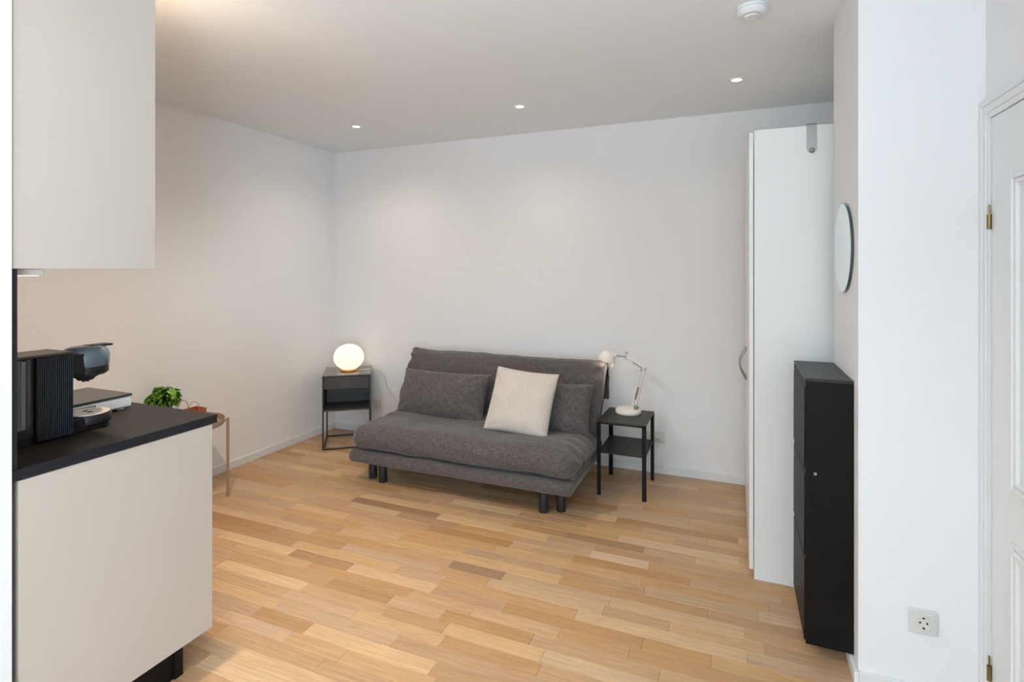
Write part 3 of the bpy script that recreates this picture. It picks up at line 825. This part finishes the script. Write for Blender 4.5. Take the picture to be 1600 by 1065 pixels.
# shade: open dome tilted
SHT = math.radians(16)
sh_m = Matrix.Translation(LP(-0.795, 0.802)) @ Matrix.Rotation(SHT, 4, 'Y')
prf = [(0.060, -0.004)] + [(0.060*math.cos(a)**0.85, 0.066*math.sin(a)) for a in [PI/2*k/10 for k in range(10)]] + [(0.010, 0.068), (0.0, 0.069)]
prf_in = [(r*0.95, z*0.94) for r, z in prf]
b1 = lathe(prf_in[::-1] + prf, 40)
so = obj('shade', b1, 'cream_metal', t, autosmooth=50); so.matrix_local = sh_m
bo = obj('bulb', lathe([(0.0, -0.002), (0.018, 0.003), (0.026, 0.016), (0.024, 0.030), (0.012, 0.048), (0.0, 0.05)], 20), 'lamp_bulb', so, smooth=True)
obj('shade_holder', lathe([(0.0, 0.0), (0.012, 0.0), (0.014, 0.03), (0.0, 0.034)], 20), 'cream_metal', t).matrix_local = Matrix.Translation(LP(-0.726, 0.834)) @ Matrix.Rotation(-PI/2, 4, 'Y')
obj('switch', tube([LP(-0.748, 0.79, 0.0), LP(-0.752, 0.752, 0.0)], [0.003, 0.006], 8), 'cream_metal', t)
l = bpy.data.lights.new('desk_lamp_light', 'POINT'); l.energy = 0.22; l.color = WARM; l.shadow_soft_size = 0.02
lo = bpy.data.objects.new('desk_lamp_light', l); COL.objects.link(lo); lo.parent = so; lo.location = (0, 0, -0.012)

# ------------------------------------------------------------------ wardrobe
WZ = 2.033
WD0, WD1 = 0.082, 0.695
t = thing('wardrobe', 'tall white wardrobe in the recess, seen from its side', 'wardrobe', (0.39, 3.25, 0))
def WP(n, bm, m, par=None, **k):
    o = obj(n, bm, m, par or t, **k)
    if par is None: o.location = (-0.39, -3.25, 0)
    return o
WP('side_panel', box(WD0, WD1, 2.677, 2.696, 0, WZ, 0.001), 'wardrobe_white')
WP('body', box(WD0+0.004, WD1, 2.697, 3.80, 0.06, WZ-0.004), 'wardrobe_white')
WP('plinth', box(WD0+0.03, WD1, 2.697, 3.80, 0, 0.06), 'wardrobe_white')
for y0, y1, hy in ((2.684, 3.236, 3.20), (3.240, 3.79, 3.275)):
    d = WP('door', box(0.061, 0.079, y0, y1, 0.04, WZ-0.008, 0.0015), 'wardrobe_white')
    pts = [(0.060 - 0.034*math.sin(PI*k/14), hy, 0.805 + 0.17*k/14) for k in range(15)]
    obj('handle', tube(pts, 0.005, 10), 'steel', d, smooth=True)
for y, z in ((0.159, 2.005), (0.170, 0.028)):
    bm = tube([(y, 2.677, z), (y, 2.6755, z)], 0.007, 16); WP('cover_cap', bm, 'white_gloss')
t = thing('over_door_hook', 'brushed metal strap hook over the top of the wardrobe side', 'hook', (0.311, 2.677, 2.033))
pts = [(-0.019, 0.006), (0.019, 0.006), (0.019, -0.10)] + [(0.019*math.cos(a), -0.10-0.019*math.sin(a)) for a in [PI*k/12 for k in range(1, 12)]] + [(-0.019, -0.10)]
obj('strap', prism(pts, -0.0045, -0.0015, axis='y'), 'steel', t)
obj('top_bend', box(-0.019, 0.019, -0.0045, 0.021, 0.003, 0.006), 'steel', t)
obj('hook_lip', tube([(0, -0.004, -0.112), (0, -0.012, -0.114), (0, -0.018, -0.104)], [0.010, 0.010, 0.007], 12), 'steel', t, smooth=True)

# ------------------------------------------------------------------ shoe cabinet
SY0, SY1, SXF, SZ0, SZ1 = 2.208, 2.622, 0.238, 0.050, 1.010
t = thing('shoe_cabinet', 'slim black shoe cabinet with three flaps hung on the wall pier', 'cabinet', (0.313, 2.415, SZ0))
def CP(n, bm, m, par=None):
    o = obj(n, bm, m, par or t)
    if par is None: o.location = (-0.313, -2.415, -SZ0)
    return o
XB = XP-0.001
CP('side_panel', box(SXF, XB, SY0, SY0+0.014, SZ0, SZ1-0.013, 0.001), 'shoe_black')
CP('side_panel', box(SXF, XB, SY1-0.014, SY1, SZ0, SZ1-0.013, 0.001), 'shoe_black')
CP('top', box(SXF-0.001, XB, SY0-0.001, SY1, SZ1-0.012, SZ1, 0.001), 'black_metal_top')
CP('back_panel', box(XB-0.006, XB, SY0+0.014, SY1-0.014, SZ0, SZ1-0.013), 'shoe_black')
CP('bottom', box(SXF+0.01, XB-0.006, SY0+0.014, SY1-0.014, SZ0, SZ0+0.012), 'shoe_black')
hz = (SZ1-0.016-SZ0-0.004)/3
for k in range(3):
    z0 = SZ0+0.004+k*hz; z1 = z0+hz-0.006
    pts = [(SXF-0.004, z0), (SXF+0.010, z0), (SXF+0.010, z1), (SXF+0.004, z1), (SXF-0.003, z1-0.02)]
    bm = bmesh.new(); prism([(a, b) for a, b in pts], SY0+0.016, SY1-0.016, bm=bm, axis='y')
    CP('flap', bm, 'shoe_black')
CP('screw_cap', tube([(0.268, SY0+0.001, 0.668), (0.268, SY0-0.0015, 0.668)], 0.0055, 14), 'steel')

# round mirror
t = thing('wall_mirror', 'round frameless mirror on the wall pier', 'mirror', (XP, 2.372, 1.484))
mz = 0.168
def disc(r, x0, x1): 
    b = lathe([(0.0, 0), (r, 0), (r, x1-x0), (0.0, x1-x0)], 64)
    for v in b.verts: v.co = Vector((x1 - v.co.z, v.co.x, v.co.y))
    return b
obj('back_plate', disc(mz-0.004, -0.008, -0.001), 'mirror_edge', t)
obj('glass_edge', disc(mz, -0.0105, -0.0082), 'mirror_edge', t)
obj('glass', disc(mz-0.001, -0.0112, -0.0106), 'mirror_glass', t)

# ------------------------------------------------------------------ sockets
def socket(name, label, x, y, z, n=1, plug=False):
    """faces -Y; n gangs along +X from x"""
    wd = 0.078*n if n == 1 else 0.071*n+0.009
    t = thing(name, label, 'socket', (x, y, z), 0, 'wall sockets')
    obj('frame', box(-0.039, -0.039+wd, -0.010, 0.0, -0.039, 0.039, 0.003), 'socket_white', t)
    for k in range(n):
        cx = 0.071*k
        ins = obj('insert', box(cx-0.028, cx+0.028, -0.0125, -0.010, -0.028, 0.028, 0.001), 'socket_white', t)
        b = lathe([(0.0225, 0.0), (0.0225, 0.004), (0.0195, 0.004), (0.0185, 0.0004), (0.0, 0.0004)], 32)
        for v in b.verts: v.co = Vector((cx + v.co.x, -0.0125 - v.co.z, v.co.y))
        obj('rim', b, 'socket_white', ins, autosmooth=40)
        for dx in (-0.0095, 0.0095):
            obj('pin_hole', tube([(cx+dx, -0.0131, 0.0), (cx+dx, -0.0136, 0.0)], 0.0032, 10), 'dark_hole', ins)
        for dz in (-0.0175, 0.0175):
            obj('earth_clip', box(cx-0.003, cx+0.003, -0.0155, -0.0128, dz-0.0035, dz+0.0035), 'dark_hole', ins)
    return t
socket('wall_socket', 'single white wall socket low on the wall pier', 0.567, YP0, 0.255)
socket('wall_socket', 'single white wall socket between the bedside table and sofa', -2.832, YB, 0.262)
socket('wall_socket', 'double white wall socket behind the black side table', -0.557, YB, 0.250, 2)

t = thing('power_plug', 'white plug and cord in the double socket behind the side table', 'plug', (-0.486, YB-0.0165, 0.250))
b = lathe([(0.0, 0.0), (0.018, 0.0), (0.0185, 0.012), (0.012, 0.026), (0.007, 0.032), (0.0, 0.032)], 24)
for v in b.verts: v.co = Vector((v.co.x, -v.co.z, v.co.y))
obj('plug_body', b, 'cord_white', t, autosmooth=40)
pts = catmull([(0, -0.028, -0.004), (-0.004, -0.040, -0.035), (-0.014, -0.042, -0.090), (-0.030, -0.042, -0.150), (0.005, -0.045, -0.185), (0.030, -0.045, -0.175), (0.028, -0.040, -0.150), (-0.01, -0.036, -0.130), (-0.06, -0.034, -0.140), (-0.10, -0.034, -0.10), (-0.11, -0.034, 0.06), (-0.12, -0.045, 0.20), (-0.12, -0.17, 0.225)], 70)
obj('cord', tube(pts, 0.0022, 7), 'cord_white', t, smooth=True)

pts = catmull([(-2.835, 3.60, 0.590), (-2.74, 3.70, 0.575), (-2.735, 3.79, 0.50), (-2.715, 3.812, 0.400), (-2.66, 3.815, 0.34), (-2.58, 3.813, 0.27), (-2.48, 3.812, 0.16), (-2.40, 3.80, 0.08)], 60)
tag(obj('lamp_cord', tube(pts, 0.0022, 7), 'cord_white', smooth=True), 'thin white cord running down the wall from the globe lamp', 'cord')
